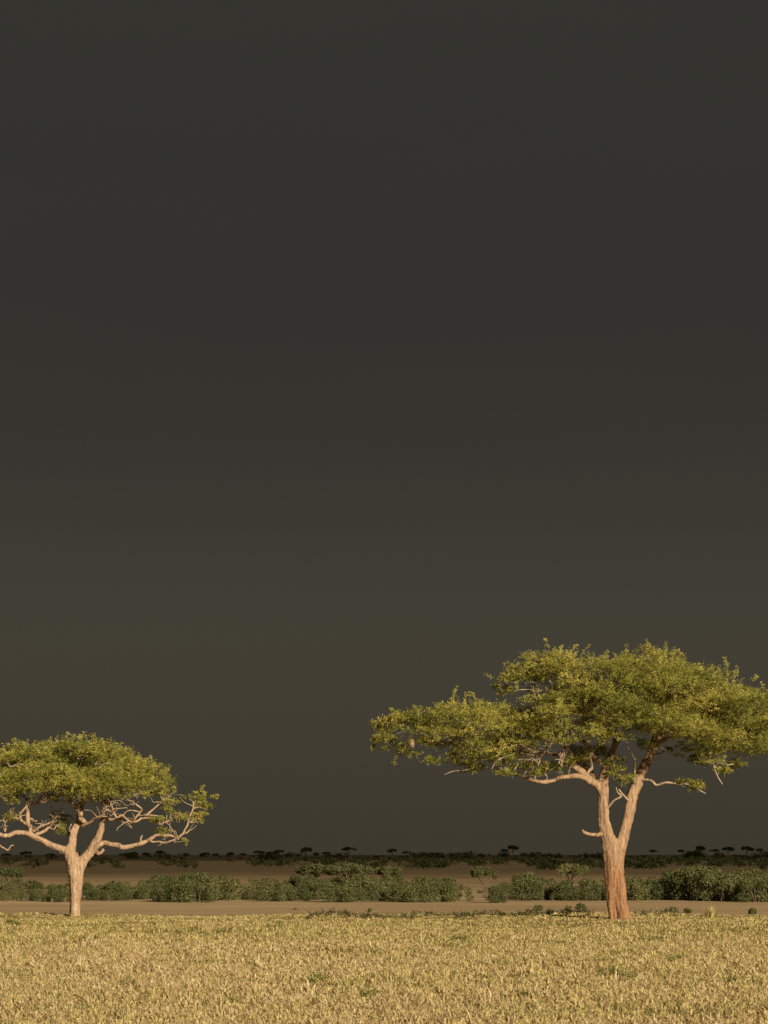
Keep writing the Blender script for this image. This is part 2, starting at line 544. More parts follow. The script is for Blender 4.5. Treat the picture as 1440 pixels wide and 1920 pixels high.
    for p, k in pads:
        cx, cy, rx, ry, dy, rd = blobs[k]
        big = min(rx, ry * 1.6) * Y0 / F
        R0 = np.clip(big * r.uniform(0.35, 0.7), 0.16, 0.80)
        m = int(spr * np.clip((R0 / 0.6) ** 1.5, 0.28, 1.5))
        u = r.normal(size=(m, 3)); u[:, 2] = np.abs(u[:, 2]) * 0.8 - 0.28
        u /= np.linalg.norm(u, axis=1)[:, None]
        rr = R0 * r.uniform(0.1, 1.0, size=(m, 1)) ** 0.6
        s = p + u * rr * np.array([1.0, 1.0, 0.55])
        d = u * np.array([1, 1, 0.6]) + np.array([0, 0, 0.28]) + r.normal(scale=0.45, size=(m, 3))
        S.append(s); D.append(d); Ln.append(r.uniform(0.16, 0.42, m) * np.clip(R0 / 0.5, 0.55, 1.1))
        tone = r.normal(0.44, 0.13) + r.normal(scale=0.14, size=m)
        Tn.append(tone)
    tops = sorted(pads, key=lambda q: -q[0][2])[:int(len(pads) * 0.55)]
    for qi in r.choice(len(tops), 90, replace=False):
        p0 = tops[qi][0] + np.array([0, 0, 0.12]) + r.normal(scale=0.12, size=3)
        dd = np.array([r.normal(scale=0.55), r.normal(scale=0.55), r.uniform(0.5, 1.0)]); dd /= np.linalg.norm(dd)
        Ls = r.uniform(0.2, 0.62) * (1.0 if Y0 < 107 else 0.7)
        e1 = p0 + dd * Ls * 0.55 + r.normal(scale=0.05, size=3); e2 = p0 + dd * Ls + r.normal(scale=0.09, size=3)
        pp = catmull([np.append(p0, .012), np.append(e1, .010), np.append(e2, .006)], 4)
        W.tube(pp, 4)
        m = 5
        idx = r.integers(2, len(pp), m)
        S.append(pp[idx, :3]); D.append(r.normal(size=(m, 3)) + dd); Ln.append(r.uniform(0.04, 0.13, m)); Tn.append(r.normal(0.55, 0.12, m))
    for rows in shoots:      # thin leafy shoots that stand out of the crown
        pp = path([(x, y, d, w) for x, y, d, w in rows], 6)
        W.tube(pp, 4)
        m = int(len(pp) * 1.2)
        idx = r.integers(1, len(pp), m)
        S.append(pp[idx, :3]); D.append(r.normal(size=(m, 3)) + np.array([0, 0, .4]))
        Ln.append(r.uniform(0.05, 0.14, m)); Tn.append(r.normal(0.5, 0.1, m))
    tag(link('branches', W.mesh('branches'), M_TWIG, root), kind='stuff')
    S, D, Ln, Tn = map(np.concatenate, (S, D, Ln, Tn))
    crown = link('crown', spray_mesh('crown', S, D, Ln, Tn, leaves, 0.026, 0.080, r), M_LEAF, root)
    return root

# ---- large acacia -----------------------------------------------------------
big_trunk = [
    [(1150, 1734, -.1, 6.5), (1147, 1714, -.06, 6.3), (1146, 1692, 0, 8.5), (1148, 1668, 0, 13), (1149, 1640, 0, 15), (1147, 1605, -.05, 15), (1143, 1580, -.05, 13.5),
     (1137, 1560, -.05, 11.5), (1132, 1530, 0, 10), (1131, 1500, 0, 9.8), (1130, 1478, 0, 10.5), (1131, 1458, 0.05, 9.5), (1137, 1440, .1, 8), (1143, 1420, .1, 7), (1152, 1400, .1, 5.5), (1166, 1376, 0, 4)],
    [(1171, 1734, .02, 13.5), (1168, 1714, .02, 12), (1163, 1690, .05, 13), (1160, 1668, .05, 14.5), (1157, 1645, .05, 14.5), (1158, 1612, .1, 13), (1164, 1588, .1, 11.5),
     (1170, 1565, .1, 10.5), (1179, 1530, .1, 9.8), (1184, 1498, .1, 10), (1195, 1466, .15, 9.5), (1209, 1436, .2, 8.5), (1222, 1410, .2, 7.5), (1232, 1391, .25, 6.5), (1246, 1368, .3, 5), (1270, 1345, .3, 3.6)],
    [(1128, 1490, 0, 6), (1121, 1474, -.05, 7.5), (1108, 1464, -.1, 7.5), (1094, 1450, -.15, 6.5), (1080, 1440, -.1, 6), (1068, 1432, 0, 4.5)],
]
big_limbs = [
    [(1112, 1468, -.1, 6), (1098, 1459, -.3, 6.2), (1082, 1455, -.4, 5.4), (1060, 1459, -.5, 4.8), (1038, 1465, -.5, 4.2), (1018, 1467, -.6, 3.8), (992, 1461, -.5, 2.6), (965, 1452, -.3, 2.0), (930, 1440, 0, 1.4)],
    [(1128, 1563, -.1, 4.5), (1117, 1565, -.35, 3.6), (1108, 1566, -.5, 3.4), (1100, 1561, -.6, 3.0), (1092, 1557, -.65, 2.2)],
    [(1074, 1436, 0, 4.5), (1062, 1424, .2, 4), (1030, 1414, .4, 3.5), (990, 1408, .4, 3), (940, 1404, .2, 2.4), (880, 1398, -.2, 2.2), (820, 1392, -.4, 1.8), (770, 1384, -.6, 1.3)],
    [(1136, 1440, 0, 5), (1118, 1420, -.4, 4.2), (1102, 1400, -.6, 3.8), (1085, 1383, -.9, 3.6), (1066, 1374, -1, 2.6), (1040, 1350, -.8, 2), (1010, 1320, -.4, 1.8), (1000, 1285, 0, 1.4)],
    [(1086, 1384, -.9, 3.2), (1070, 1392, -1.2, 3.0), (1059, 1402, -1.3, 2.6), (1056, 1420, -1.4, 2), (1055, 1436, -1.4, 1.4)],
    [(1062, 1400, -1.3, 2.6), (1050, 1393, -1.5, 2.5), (1038, 1392, -1.6, 2.3), (1024, 1403, -1.7, 2), (1014, 1420, -1.7, 1.7), (1008, 1436, -1.7, 1.2)],
    [(1150, 1404, .1, 4.5), (1150, 1370, .4, 4), (1135, 1330, .8, 3.2), (1120, 1295, 1.2, 2.4), (1100, 1265, 1.2, 1.8)],
    [(1232, 1391, .2, 5.5), (1240, 1355, -.3, 4.4), (1234, 1315, -.6, 3.4), (1225, 1280, -.5, 2.4), (1217, 1240, -.3, 1.6)],
    [(1228, 1397, .2, 5), (1262, 1380, -.6, 4.2), (1300, 1366, -1.2, 3.4), (1345, 1352, -1.5, 2.6), (1400, 1340, -1.2, 2)],
    [(1246, 1370, .3, 4.6), (1290, 1350, 1.0, 4), (1350, 1330, 1.4, 3.4), (1430, 1330, 1.2, 2.6), (1510, 1345, 1.0, 1.8)],
    [(1120, 1474, 0, 5), (1100, 1440, 1.0, 4.5), (1070, 1400, 2.0, 3.6), (1040, 1360, 2.6, 2.8), (1010, 1330, 3, 2)],
    [(1205, 1445, .2, 5), (1220, 1400, 1.6, 4.2), (1240, 1350, 3.0, 3.2), (1280, 1320, 4.2, 2.2)],
]
big_twigs = [
    [(1206, 1462, 0, 2.6), (1220, 1463, -.2, 2.4), (1231, 1472, -.3, 2.4), (1249, 1467, -.4, 2.2), (1270, 1470, -.4, 2), (1289, 1470, -.4, 1.7), (1305, 1478, -.4, 1.4), (1323, 1488, -.4, 1.0)],
    [(1141, 1513, -.1, 2.6), (1151, 1501, -.3, 2.2), (1165, 1493, -.4, 2.0), (1158, 1486, -.4, 1.5), (1155, 1476, -.4, 1.1)],
    [(1177, 1500, -.1, 2.2), (1168, 1490, -.3, 1.8), (1160, 1480, -.4, 1.4)],
    [(1189, 1470, 0, 3), (1190, 1446, -.2, 2.4), (1191, 1424, -.4, 2), (1199, 1420, -.4, 1.4)],
    [(1191, 1426, -.4, 1.6), (1184, 1412, -.6, 1.3), (1176, 1400, -.8, 1.0)],
    [(1110, 1440, -.2, 3), (1106, 1418, -.5, 3), (1103, 1398, -.6, 3)],
    [(1060, 1402, -1.3, 2), (1052, 1420, -1.5, 1.8), (1047, 1432, -1.5, 1.2)],
    [(1070, 1412, -1, 2.2), (1060, 1411, -1.2, 2), (1046, 1416, -1.3, 1.2)],
    [(1010, 1420, -.6, 1.8), (980, 1412, -.9, 1.6), (950, 1418, -1.1, 1.6), (930, 1428, -1.2, 1.4), (922, 1442, -1.2, 1)],
    [(1000, 1425, -.6, 1.8), (975, 1432, -.9, 1.6), (962, 1445, -1, 1.0)],
    [(1338, 1436, -1, 1.4), (1344, 1452, -1.1, 1.2), (1348, 1460, -1.1, 1.0), (1355, 1471, -1.1, .7)],
    [(1345, 1430, -1, 1.4), (1366, 1434, -1.1, 1.2), (1380, 1432, -1.1, .9), (1394, 1438, -1.1, .7)],
    [(900, 1436, -.2, 1.2), (872, 1444, -.4, 1.1), (850, 1446, -.5, .9), (832, 1453, -.5, .6)],
    [(1122, 1400, -.5, 2), (1136, 1385, -.9, 1.8), (1150, 1372, -1.2, 1.3)],
    [(1130, 1350, -1.6, 1.6), (1132, 1338, -1.7, 1.6), (1128, 1328, -1.8, 1.4)],
    [(1042, 1300, -.6, 1.7), (1034, 1285, -.6, 1.5), (1028, 1268, -.6, 1.2)],
    [(1052, 1298, -.6, 1.7), (1054, 1280, -.6, 1.5), (1050, 1262, -.6, 1.2)],
    [(1040, 1298, -.6, 1.5), (1026, 1292, -.5, 1.4), (1010, 1296, -.4, 1.2), (998, 1298, -.3, 1)],
]
big_blobs = [
    (716, 1366, 16, 16, -.8, .6), (714, 1388, 14, 10, -.8, .5), (728, 1376, 26, 24, -.8, .9), (745, 1360, 28, 20, -.8, .9), (760, 1362, 38, 26, -1, 1.6), (805, 1360, 45, 32, -1.2, 2.2), (855, 1352, 50, 40, -1.5, 2.4), (915, 1360, 50, 46, -1, 2.8), (965, 1378, 46, 44, 0, 3),
    (745, 1398, 28, 12, -.6, .8), (870, 1402, 50, 26, -.8, 1.8), (925, 1418, 45, 20, 0.2, 1.8), (880, 1438, 34, 7, .3, .8), (985, 1430, 40, 18, .6, 1.6),
    (940, 1278, 26, 16, .5, 1.2), (975, 1268, 38, 26, .5, 1.8), (1015, 1262, 44, 28, .5, 2.2), (1060, 1252, 46, 28, 0, 2.4), (965, 1297, 40, 9, .3, 1.0),
    (1035, 1332, 55, 38, -1.5, 2.6), (1085, 1305, 60, 44, -1, 3.6), (1150, 1280, 70, 44, 0, 4.5), (1220, 1268, 65, 40, 0, 4.5), (1222, 1228, 34, 14, 0, 1.2), (1140, 1242, 60, 16, .8, 2.4),
    (1055, 1385, 40, 22, -2.4, 1.6), (1120, 1360, 50, 28, -2.6, 2), (1190, 1340, 65, 46, -2.4, 2.8), (1150, 1385, 36, 12, -2.8, 1.2), (1270, 1305, 70, 50, -1, 4.5), (1255, 1360, 55, 34, -3, 2.2),
    (1325, 1305, 65, 44, -.5, 4.5), (1325, 1372, 55, 42, -2, 2.6), (1340, 1418, 40, 24, -1.6, 1.6), (1390, 1335, 60, 52, -1, 4.2), (1395, 1388, 46, 34, -1.5, 2.6), (1440, 1345, 60, 52, 0, 4.2), (1440, 1400, 40, 22, -.6, 2), (1510, 1362, 58, 40, 0, 3.8), (1570, 1378, 36, 26, 0, 2.6),
    (1000, 1360, 60, 34, 3, 2.6), (1140, 1325, 110, 42, 4.2, 2.6), (1310, 1335, 110, 44, 4.2, 2.6), (1270, 1408, 40, 12, 1.5, 1.4), (1300, 1428, 30, 12, .8, 1.0),
    (968, 1446, 46, 13, -.9, .9), (905, 1444, 38, 8, -.2, .8), (1035, 1440, 30, 12, -.4, .7), (1118, 1412, 24, 16, .8, .9), (1085, 1412, 22, 14, -.2, .6), (1375, 1436, 20, 7, -1, .5), (1355, 1448, 12, 8, -1, .4), (840, 1424, 38, 13, -.4, 1.0), (815, 1395, 42, 18, -1, 1.4), (875, 1420, 46, 18, -.8, 1.4), (935, 1405, 46, 26, -1.4, 1.6), (765, 1412, 26, 8, -.6, .8), (1215, 1395, 24, 12, -.6, .7),
    (1158, 1448, 16, 12, -.4, .4), (1170, 1460, 18, 12, -.4, .4), (1100, 1425, 22, 14, .8, .7), (1072, 1425, 16, 12, -.8, .5), (1018, 1448, 22, 10, -.8, .5),
    (1290, 1468, 22, 5, -.4, .25), (1306, 1478, 12, 5, -.4, .25), (1150, 1425, 20, 12, -.3, .5),
]
big_shoots = [
    [(1218, 1232, -.2, 1.2), (1220, 1214, -.2, 1), (1212, 1202, -.2, .7)],
    [(1258, 1240, 0, 1), (1264, 1226, 0, .9), (1273, 1216, 0, .6)],
    [(1364, 1278, 0, 1), (1364, 1256, 0, .9), (1360, 1234, 0, .5)],
    [(1378, 1270, 0, .9), (1384, 1252, 0, .5)],
    [(1170, 1240, 0, .9), (1172, 1226, 0, .8), (1175, 1216, 0, .5)],
    [(1064, 1232, 0, .9), (1072, 1220, 0, .8), (1080, 1213, 0, .5)],
    [(1130, 1236, 0, .9), (1138, 1224, 0, .5)],
    [(840, 1324, -1, 1), (850, 1308, -1, .9), (854, 1290, -1, .5)],
    [(896, 1318, -1, .9), (888, 1306, -1, .8), (880, 1300, -1, .5)],
    [(920, 1272, .4, .9), (912, 1266, .4, .5)],
    [(1290, 1254, 0, .9), (1300, 1246, 0, .8), (1312, 1250, 0, .5)],
    [(1410, 1278, 0, .9), (1420, 1268, 0, .5)],
    [(712, 1382, -.8, .9), (702, 1392, -.8, .8), (697, 1404, -.8, .5)],
    [(738, 1345, -1, .9), (748, 1338, -1, .5)],
    [(742, 1420, -.5, .8), (738, 1436, -.5, .5)],
]
build_acacia('acacia_tree', 'large umbrella acacia with a forked reddish trunk and wide flat olive crown',
             1164, 1726, F * EYE / 125.0, big_trunk, big_limbs, big_blobs, 540, 50, M_BARK_BIG, 21, big_shoots, big_twigs, 1420)

# ---- smaller acacia ---------------------------------------------------------
small_trunk = [
    [(140, 1723, 0, 12), (140, 1710, 0, 10.5), (141, 1690, 0, 10.5), (141, 1660, 0, 12), (140, 1635, 0, 14), (137, 1615, 0, 14), (132, 1600, 0, 12), (133, 1590, 0, 9), (136, 1580, 0, 7), (138, 1566, 0, 6.5), (142, 1552, .1, 6), (148, 1540, .1, 5), (150, 1526, .1, 5)],
    [(143, 1690, 0, 8), (145, 1650, 0, 10), (149, 1626, 0, 10), (157, 1611, 0, 9), (168, 1599, 0, 8.5), (176, 1586, 0, 8), (184, 1570, 0, 7), (190, 1552, .1, 6), (193, 1536, .2, 5), (197, 1515, .3, 4), (205, 1490, .4, 3)],
    [(134, 1606, 0, 9), (122, 1595, 0, 8), (110, 1590, -.05, 7), (95, 1584, -.1, 6.6), (73, 1573, -.2, 6), (52, 1563, -.3, 5.5), (30, 1561, -.4, 4.8), (16, 1566, -.4, 4.2), (0, 1564, -.5, 3.8), (-22, 1552, -.5, 3.2), (-50, 1530, -.4, 2.6), (-80, 1500, -.2, 1.8)],
]
small_limbs = [
    [(172, 1597, 0, 6), (182, 1588, -.1, 5.5), (196, 1583, -.2, 5.0), (214, 1583, -.3, 4.6), (229, 1589, -.4, 4.4), (246, 1585, -.4, 4), (264, 1579, -.5, 3.8), (280, 1572, -.5, 3.4), (294, 1568, -.5, 3), (315, 1566, -.5, 2.6), (333, 1570, -.5, 2.4), (346, 1561, -.5, 2.2), (352, 1545, -.5, 2), (358, 1525, -.4, 1.6), (364, 1506, -.3, 1.2)],
    [(278, 1574, -.5, 2), (290, 1580, -.6, 1.9), (308, 1581, -.7, 1.7), (324, 1577, -.7, 1.4), (336, 1570, -.6, 1.2)],
    [(176, 1596, 0, 4), (184, 1600, -.2, 3.8), (190, 1597, -.25, 3.4), (192, 1594, -.25, 2.6)],
    [(150, 1544, .1, 4.5), (158, 1546, -.1, 4), (152, 1534, -.3, 4.2), (147, 1520, -.5, 4.2), (142, 1512, -.6, 4), (133, 1504, -.8, 3.4), (126, 1494, -.9, 2.8), (116, 1484, -1, 2)],
    [(158, 1546, -.1, 3), (172, 1540, -.4, 2.8), (188, 1528, -.6, 2.5), (204, 1519, -.9, 2.2)],
    [(145, 1515, -.6, 3), (152, 1506, -.8, 2.8), (160, 1500, -.9, 2.4), (166, 1488, -1, 1.8)],
    [(192, 1542, .1, 3.5), (204, 1536, -.2, 3), (222, 1535, -.4, 2.8), (236, 1540, -.5, 2.6), (248, 1543, -.6, 2.4), (262, 1536, -.6, 2.2), (280, 1538, -.6, 2), (305, 1546, -.6, 1.4)],
    [(250, 1542, -.6, 2.2), (258, 1528, -.8, 2), (264, 1516, -.9, 1.8), (252, 1505, -1, 1.6), (238, 1500, -1, 1.4), (234, 1486, -1, 1.2)],
    [(246, 1542, -.6, 2), (234, 1532, -.8, 2), (220, 1530, -.9, 2), (212, 1516, -1, 1.8), (207, 1503, -1, 1.4)],
    [(268, 1536, -.6, 2), (284, 1522, -.6, 1.8), (300, 1508, -.5, 1.4), (316, 1496, -.4, 1)],
    [(300, 1545, -.6, 1.6), (318, 1540, -.6, 1.4), (332, 1530, -.6, 1.1)],
    [(58, 1564, -.3, 4.5), (55, 1548, -.4, 4.2), (52, 1534, -.5, 3.8), (51, 1515, -.6, 3), (50, 1496, -.6, 2.2)],
    [(56, 1550, -.4, 2.4), (46, 1540, -.6, 2.2), (36, 1534, -.7, 2.2), (24, 1536, -.8, 2.2), (12, 1545, -.8, 1.8), (9, 1560, -.7, 1.8)],
    [(38, 1530, -.7, 2), (48, 1515, -.8, 2), (58, 1504, -.9, 1.7), (74, 1506, -1, 1.4)],
    [(22, 1536, -.8, 2), (18, 1522, -.8, 1.6), (24, 1505, -.8, 1.2)],
    [(64, 1566, -.3, 3), (78, 1560, -.1, 2.8), (90, 1552, 0, 2.5), (100, 1540, 0, 2.2), (104, 1534, 0, 1.6)],
    [(64, 1556, -.3, 2.4), (72, 1552, -.4, 2), (86, 1547, -.4, 2), (98, 1543, -.3, 1.4)],
    [(-10, 1570, -.6, 2), (4, 1592, -.7, 1.6), (14, 1592, -.7, 1.5), (26, 1585, -.7, 1)],
    [(148, 1530, .1, 4), (156, 1505, .6, 3.4), (150, 1470, 1.2, 2.6), (130, 1440, 1.6, 1.8)],
    [(198, 1515, .3, 3.4), (220, 1490, 1.0, 2.8), (250, 1465, 1.4, 2)],
    [(118, 1488, -.9, 2), (100, 1495, -1.1, 1.7), (84, 1503, -1.2, 1.4), (70, 1500, -1.2, 1.0)],
]
small_twigs = [
    [(264, 1580, -.5, 2.0), (264, 1572, -.6, 2), (267, 1566, -.6, 1.4)],
    [(60, 1535, -.5, 1.4), (66, 1540, -.6, 1.2), (70, 1538, -.6, .9)],
    [(136, 1565, 0, 1.6), (130, 1555, -.2, 1.4), (134, 1545, -.3, 1)],
    [(140, 1420, -1, 1.5), (146, 1418, -1.2, 1.4), (156, 1416, -1.2, 1)],
    [(20, 1438, -1.6, 1.3), (36, 1432, -1.7, 1.3), (46, 1436, -1.7, 1)],
    [(22, 1420, -1, 1.3), (40, 1426, -1.2, 1.0)],
    [(186, 1438, -1.5, 1.2), (196, 1432, -1.6, 1.1), (206, 1431, -1.6, .9)],
    [(236, 1500, -1, 1.4), (254, 1490, -1.1, 1.2), (268, 1484, -1.1, .9)],
    [(290, 1488, -.6, 1.2), (302, 1486, -.6, 1), (308, 1480, -.6, .8)],
    [(225, 1536, -.5, 1.3), (240, 1520, -.8, 1.2), (262, 1522, -.8, 1)],
    [(256, 1530, -.7, 1.3), (276, 1528, -.8, 1.2), (300, 1530, -.7, 1)],
]
small_blobs = [
    (25, 1425, 50, 25, 0, 2.6), (85, 1420, 50, 26, 0, 2.6), (150, 1406, 46, 20, 0, 2.6), (195, 1418, 44, 26, 0, 2.6), (245, 1442, 42, 22, 0, 2.2), (295, 1460, 34, 18, 0, 1.6), (300, 1478, 30, 12, -.4, 1.2),
    (15, 1470, 42, 28, -1.3, 1.4), (75, 1464, 46, 30, -1.6, 1.6), (140, 1468, 48, 33, -1.7, 1.6), (200, 1470, 48, 31, -1.6, 1.6), (258, 1474, 38, 22, -1.2, 1.2), (20, 1496, 24, 12, -1.4, .7), (300, 1486, 28, 9, -.6, .8),
    (-40, 1450, 50, 30, 0, 2.8), (-95, 1466, 42, 26, 0, 2.2), (-60, 1480, 40, 20, -1, 1.4),
    (318, 1512, 22, 12, -.5, .6), (365, 1494, 28, 11, 0, .7), (378, 1510, 20, 10, 0, .5), (362, 1535, 18, 9, -.3, .5), (330, 1535, 26, 10, -.5, .4), (300, 1538, 20, 7, -.6, .4),
    (110, 1442, 100, 26, 2.6, 2), (230, 1455, 60, 22, 2.2, 1.6), (118, 1553, 12, 18, .8, .5), (112, 1535, 16, 14, .8, .5), (95, 1500, 22, 8, .5, .6), (190, 1500, 20, 8, .4, .6), (18, 1535, 8, 8, -.8, .3), (305, 1560, 14, 4, -.6, .25),
]
small_shoots = [
    [(128, 1398, 0, .9), (126, 1388, 0, .8), (122, 1378, 0, .5)], [(176, 1396, 0, .9), (175, 1384, 0, .8), (176, 1377, 0, .5)],
    [(34, 1402, 0, .9), (28, 1394, 0, .8), (26, 1387, 0, .5)], [(282, 1440, 0, .9), (289, 1432, 0, .5)], [(314, 1448, 0, .9), (318, 1438, 0, .5)],
    [(392, 1496, 0, .8), (402, 1495, 0, .8), (408, 1492, 0, .5)], [(372, 1524, 0, .8), (388, 1528, 0, .5)], [(340, 1572, -.5, .8), (352, 1578, -.5, .5)],
    [(376, 1484, 0, .8), (382, 1476, 0, .5)], [(90, 1398, 0, .8), (94, 1390, 0, .5)],
]
build_acacia('acacia_tree', 'smaller pale-barked acacia with long low side limbs and domed crown',
             140, 1718, F * EYE / 118.0, small_trunk, small_limbs, small_blobs, 380, 46, M_BARK_SMALL, 33, small_shoots, small_twigs, 1560)

# ------------------------------------------------------------------ bushes and far trees
def lobes_leaves(lobes, n, size, r, thin=1.0):
    """leaf quads spread over and inside a set of ellipsoid lobes (cx,cy,cz,rx,ry,rz)"""
    lobes = np.array(lobes)
    w = lobes[:, 3] * lobes[:, 5]; w = w / w.sum()
    k = r.choice(len(lobes), n, p=w)
    u = r.normal(size=(n, 3)); u /= np.linalg.norm(u, axis=1)[:, None]
    rad = r.uniform(0.35, 1.0, size=(n, 1)) ** 0.35 * (1 + 0.10 * r.normal(size=(n, 1)))
    C = lobes[k, :3] + u * rad * lobes[k, 3:6]
    C[:, 2] = np.maximum(C[:, 2], 0.02)
    a = r.normal(size=(n, 3)) + u * 0.3; a /= np.linalg.norm(a, axis=1)[:, None]
    b = np.cross(a, u + r.normal(scale=0.6, size=(n, 3))); b /= np.linalg.norm(b, axis=1)[:, None] + 1e-9
    s = size * r.uniform(0.6, 1.4, size=(n, 1))
    V = np.stack([C - a * s, C + b * s * 0.45, C + a * s, C - b * s * 0.45], 1).reshape(-1, 3)
    lt = r.normal(0.45, 0.14, len(lobes))
    tone = np.clip(lt[k] + r.normal(scale=0.14, size=n), 0, 1)
    return V, np.arange(4 * n).reshape(-1, 4), tone

def bush_proto(seed, wide, lumpy=9, n=3200, size=0.042):
    r = np.random.default_rng(seed)
    L = []
    for i in range(lumpy):
        x, y = r.uniform(-1, 1, 2) * wide * 0.36
        h = r.uniform(0.42, 0.80) * (1 - 0.35 * abs(x) / (wide * 0.5))
        rr = r.uniform(0.17, 0.28)
        L.append((x, y, max(h, 0.22), rr * 1.15, rr * 1.15, rr))
        L.append((x * 1.1, y * 1.1, 0.2, rr * 1.1, rr * 1.1, 0.2))
    V, Fq, tone = lobes_leaves(L, n, size, r)
    crown = mesh_np('bush_foliage', V, Fq, False, {'tone': tone}); crown.materials.append(M_BUSH)
    W = Wood()
    for i in range(7):
        x, y = r.uniform(-1, 1, 2) * wide * 0.32
        W.tube(catmull([(x * .15, y * .15, -0.05, .022), (x * .5, y * .5, .25, .016), (x, y, r.uniform(.45, .7), .007)], 3), 5)
    stem = W.mesh('bush_stems'); stem.materials.append(M_FARBARK)
    return [('foliage', crown), ('stems', stem)]

def umbrella_proto(seed, wide, n=2000, size=0.038, thick=0.12, lean=0.0, low=False):
    r = np.random.default_rng(seed)
    L = []
    zc = 0.80
    for i in range(16):
        a, q = r.uniform(0, 6.28), math.sqrt(r.uniform(0, 1))
        x, y = wide * 0.42 * q * math.cos(a) + lean, wide * 0.42 * q * math.sin(a)
        z = zc + (0.10 - 0.16 * q * q) + r.uniform(-0.03, 0.03)
        rr = r.uniform(0.12, 0.2) * wide * 0.7
        L.append((x, y, z, rr, rr, thick * r.uniform(0.8, 1.45)))
    V, Fq, tone = lobes_leaves(L, n, size, r)
    crown = mesh_np('tree_foliage', V, Fq, False, {'tone': tone}); crown.materials.append(M_BUSH)
    W = Wood()
    fork = np.array([lean * 0.3, 0, 0.34])
    W.tube(catmull([(0, 0, -0.05, .034), (lean * .1, 0, .15, .028), (*fork, .026)], 4), 7, 0.05)
    for i in range(6):
        l = L[i * 2]
        e = np.array(l[:3])
        m = fork + (e - fork) * 0.5 + np.array([0, 0, 0.03]) + r.normal(scale=0.02, size=3)
        W.tube(catmull([(*fork, .02), (*m, .014), (*e, .006)], 4), 5)
    tr = W.mesh('tree_wood'); tr.materials.append(M_FARBARK)
    return [('crown', crown), ('trunk', tr)]

BUSH = [bush_proto(100 + i, w, lm) for i, (w, lm) in enumerate(((1.5, 8), (1.9, 10), (1.3, 7), (2.3, 11), (1.7, 9), (1.1, 6)))]
UMB = [umbrella_proto(200 + i, w, n=3400,  lean=ln, thick=th) for i, (w, ln, th) in enumerate(((1.6, .0, .12), (2.2, .06, .11), (1.3, -.08, .13), (1.9, -.05, .14)))]
SHRUB = [bush_proto(300 + i, w, 6, 700, 0.10) for i, w in enumerate((1.8, 2.6, 1.4))]

def place(proto, name, x, base, h, label, cat, group, rz=None, plain=True, wscale=1.0):
    """thing whose base shows at pixel (x, base) on the plain; h is its height in metres"""
    Y = (EYE - PLAIN) * F / (base - HOR)
    o = empty(name, (px(x, base, Y).x, Y, PLAIN - 0.05))
    o.rotation_euler.z = random.uniform(0, 6.283) if rz is None else rz
    o.scale = (h * wscale, h * wscale, h)
    tag(o, label, cat, group)
    for pn, me in proto:
        link(pn, me, None, o)
    return o
def hpx(top, base):       # metres for a thing that shows from row top to row base
    return (base - top) / (base - HOR) * (EYE - PLAIN)

# flat-topped trees that rise out of the bush belt: x, top row, base row, proto, width factor, label
for x, top, base, pr, ws, lb in [
    (592, 1621, 1676, 2, 1.25, 'small flat-topped tree touching a wider one above the bush belt'),
    (648, 1617, 1676, 1, 0.9, 'widest pale green flat-topped tree above the bush belt between the acacias'),
    (727, 1624, 1674, 0, 0.85, 'flat-topped tree standing alone above the bush belt between the acacias'),
    (908, 1626, 1676, 2, 0.85, 'thin leaning flat-topped tree over the gap in the bush belt'),
    (1070, 1620, 1676, 0, 0.8, 'pale flat-topped tree with a bare stem just beside the large forked trunk'),
    (1300, 1624, 1688, 1, 0.75, 'broad dome-topped tree in the bush belt beneath the large crown'),
    (372, 1636, 1688, 0, 0.9, 'umbrella-shaped tree with visible forked stem in the bush belt past the small acacia'),
    (18, 1626, 1676, 0, 0.8, 'flat-topped tree in the bush belt under the small acacia\'s leafy limb'),
]:
    place(UMB[pr], 'umbrella_tree', x, base, hpx(top, base), lb, 'tree', 'flat-topped trees in the bush belt', wscale=ws)

# bushes one can name on their own
for x, top, base, pr, ws, lb in [
    (928, 1656, 1693, 4, 0.75, 'rounded dark bush standing forward of the belt beside its gap'),
    (986, 1631, 1686, 5, 0.85, 'tall upright dark bush between the gap and the large forked trunk'),
    (1035, 1650, 1688, 0, 0.9, 'round bush next to the tall upright dark bush'),
]:
    place(BUSH[pr], 'bush', x, base, hpx(top, base), lb, 'bush', None, wscale=ws)
for x, top, base, pr, ws, lb in [
    (1082, 1689, 1710, 1, 1.0, 'low spreading green shrub on the bare plain beside the large forked trunk'),
    (1010, 1694, 1708, 2, 0.9, 'brownish little shrub on the bare plain'),
    (1256, 1696, 1712, 0, 1.0, 'low green shrub pair on the bare plain beneath the large crown'),
    (1288, 1698, 1712, 0, 1.0, 'low green shrub pair on the bare plain beneath the large crown'),
    (1412, 1699, 1714, 2, 0.8, 'lone small shrub on the bare plain at the end of the belt'),
    (693, 1701, 1710, 2, 1.0, 'tiny tussock shrub alone on the bare plain between the acacias'),
    (553, 1701, 1706, 2, 1.0, 'tiny low tuft lying on the bare plain toward the small acacia'),
]:
    g = 'shrub pair' if 'pair' in lb else None
    place(SHRUB[pr], 'shrub', x, base, hpx(top, base), lb, 'shrub', g, wscale=ws)

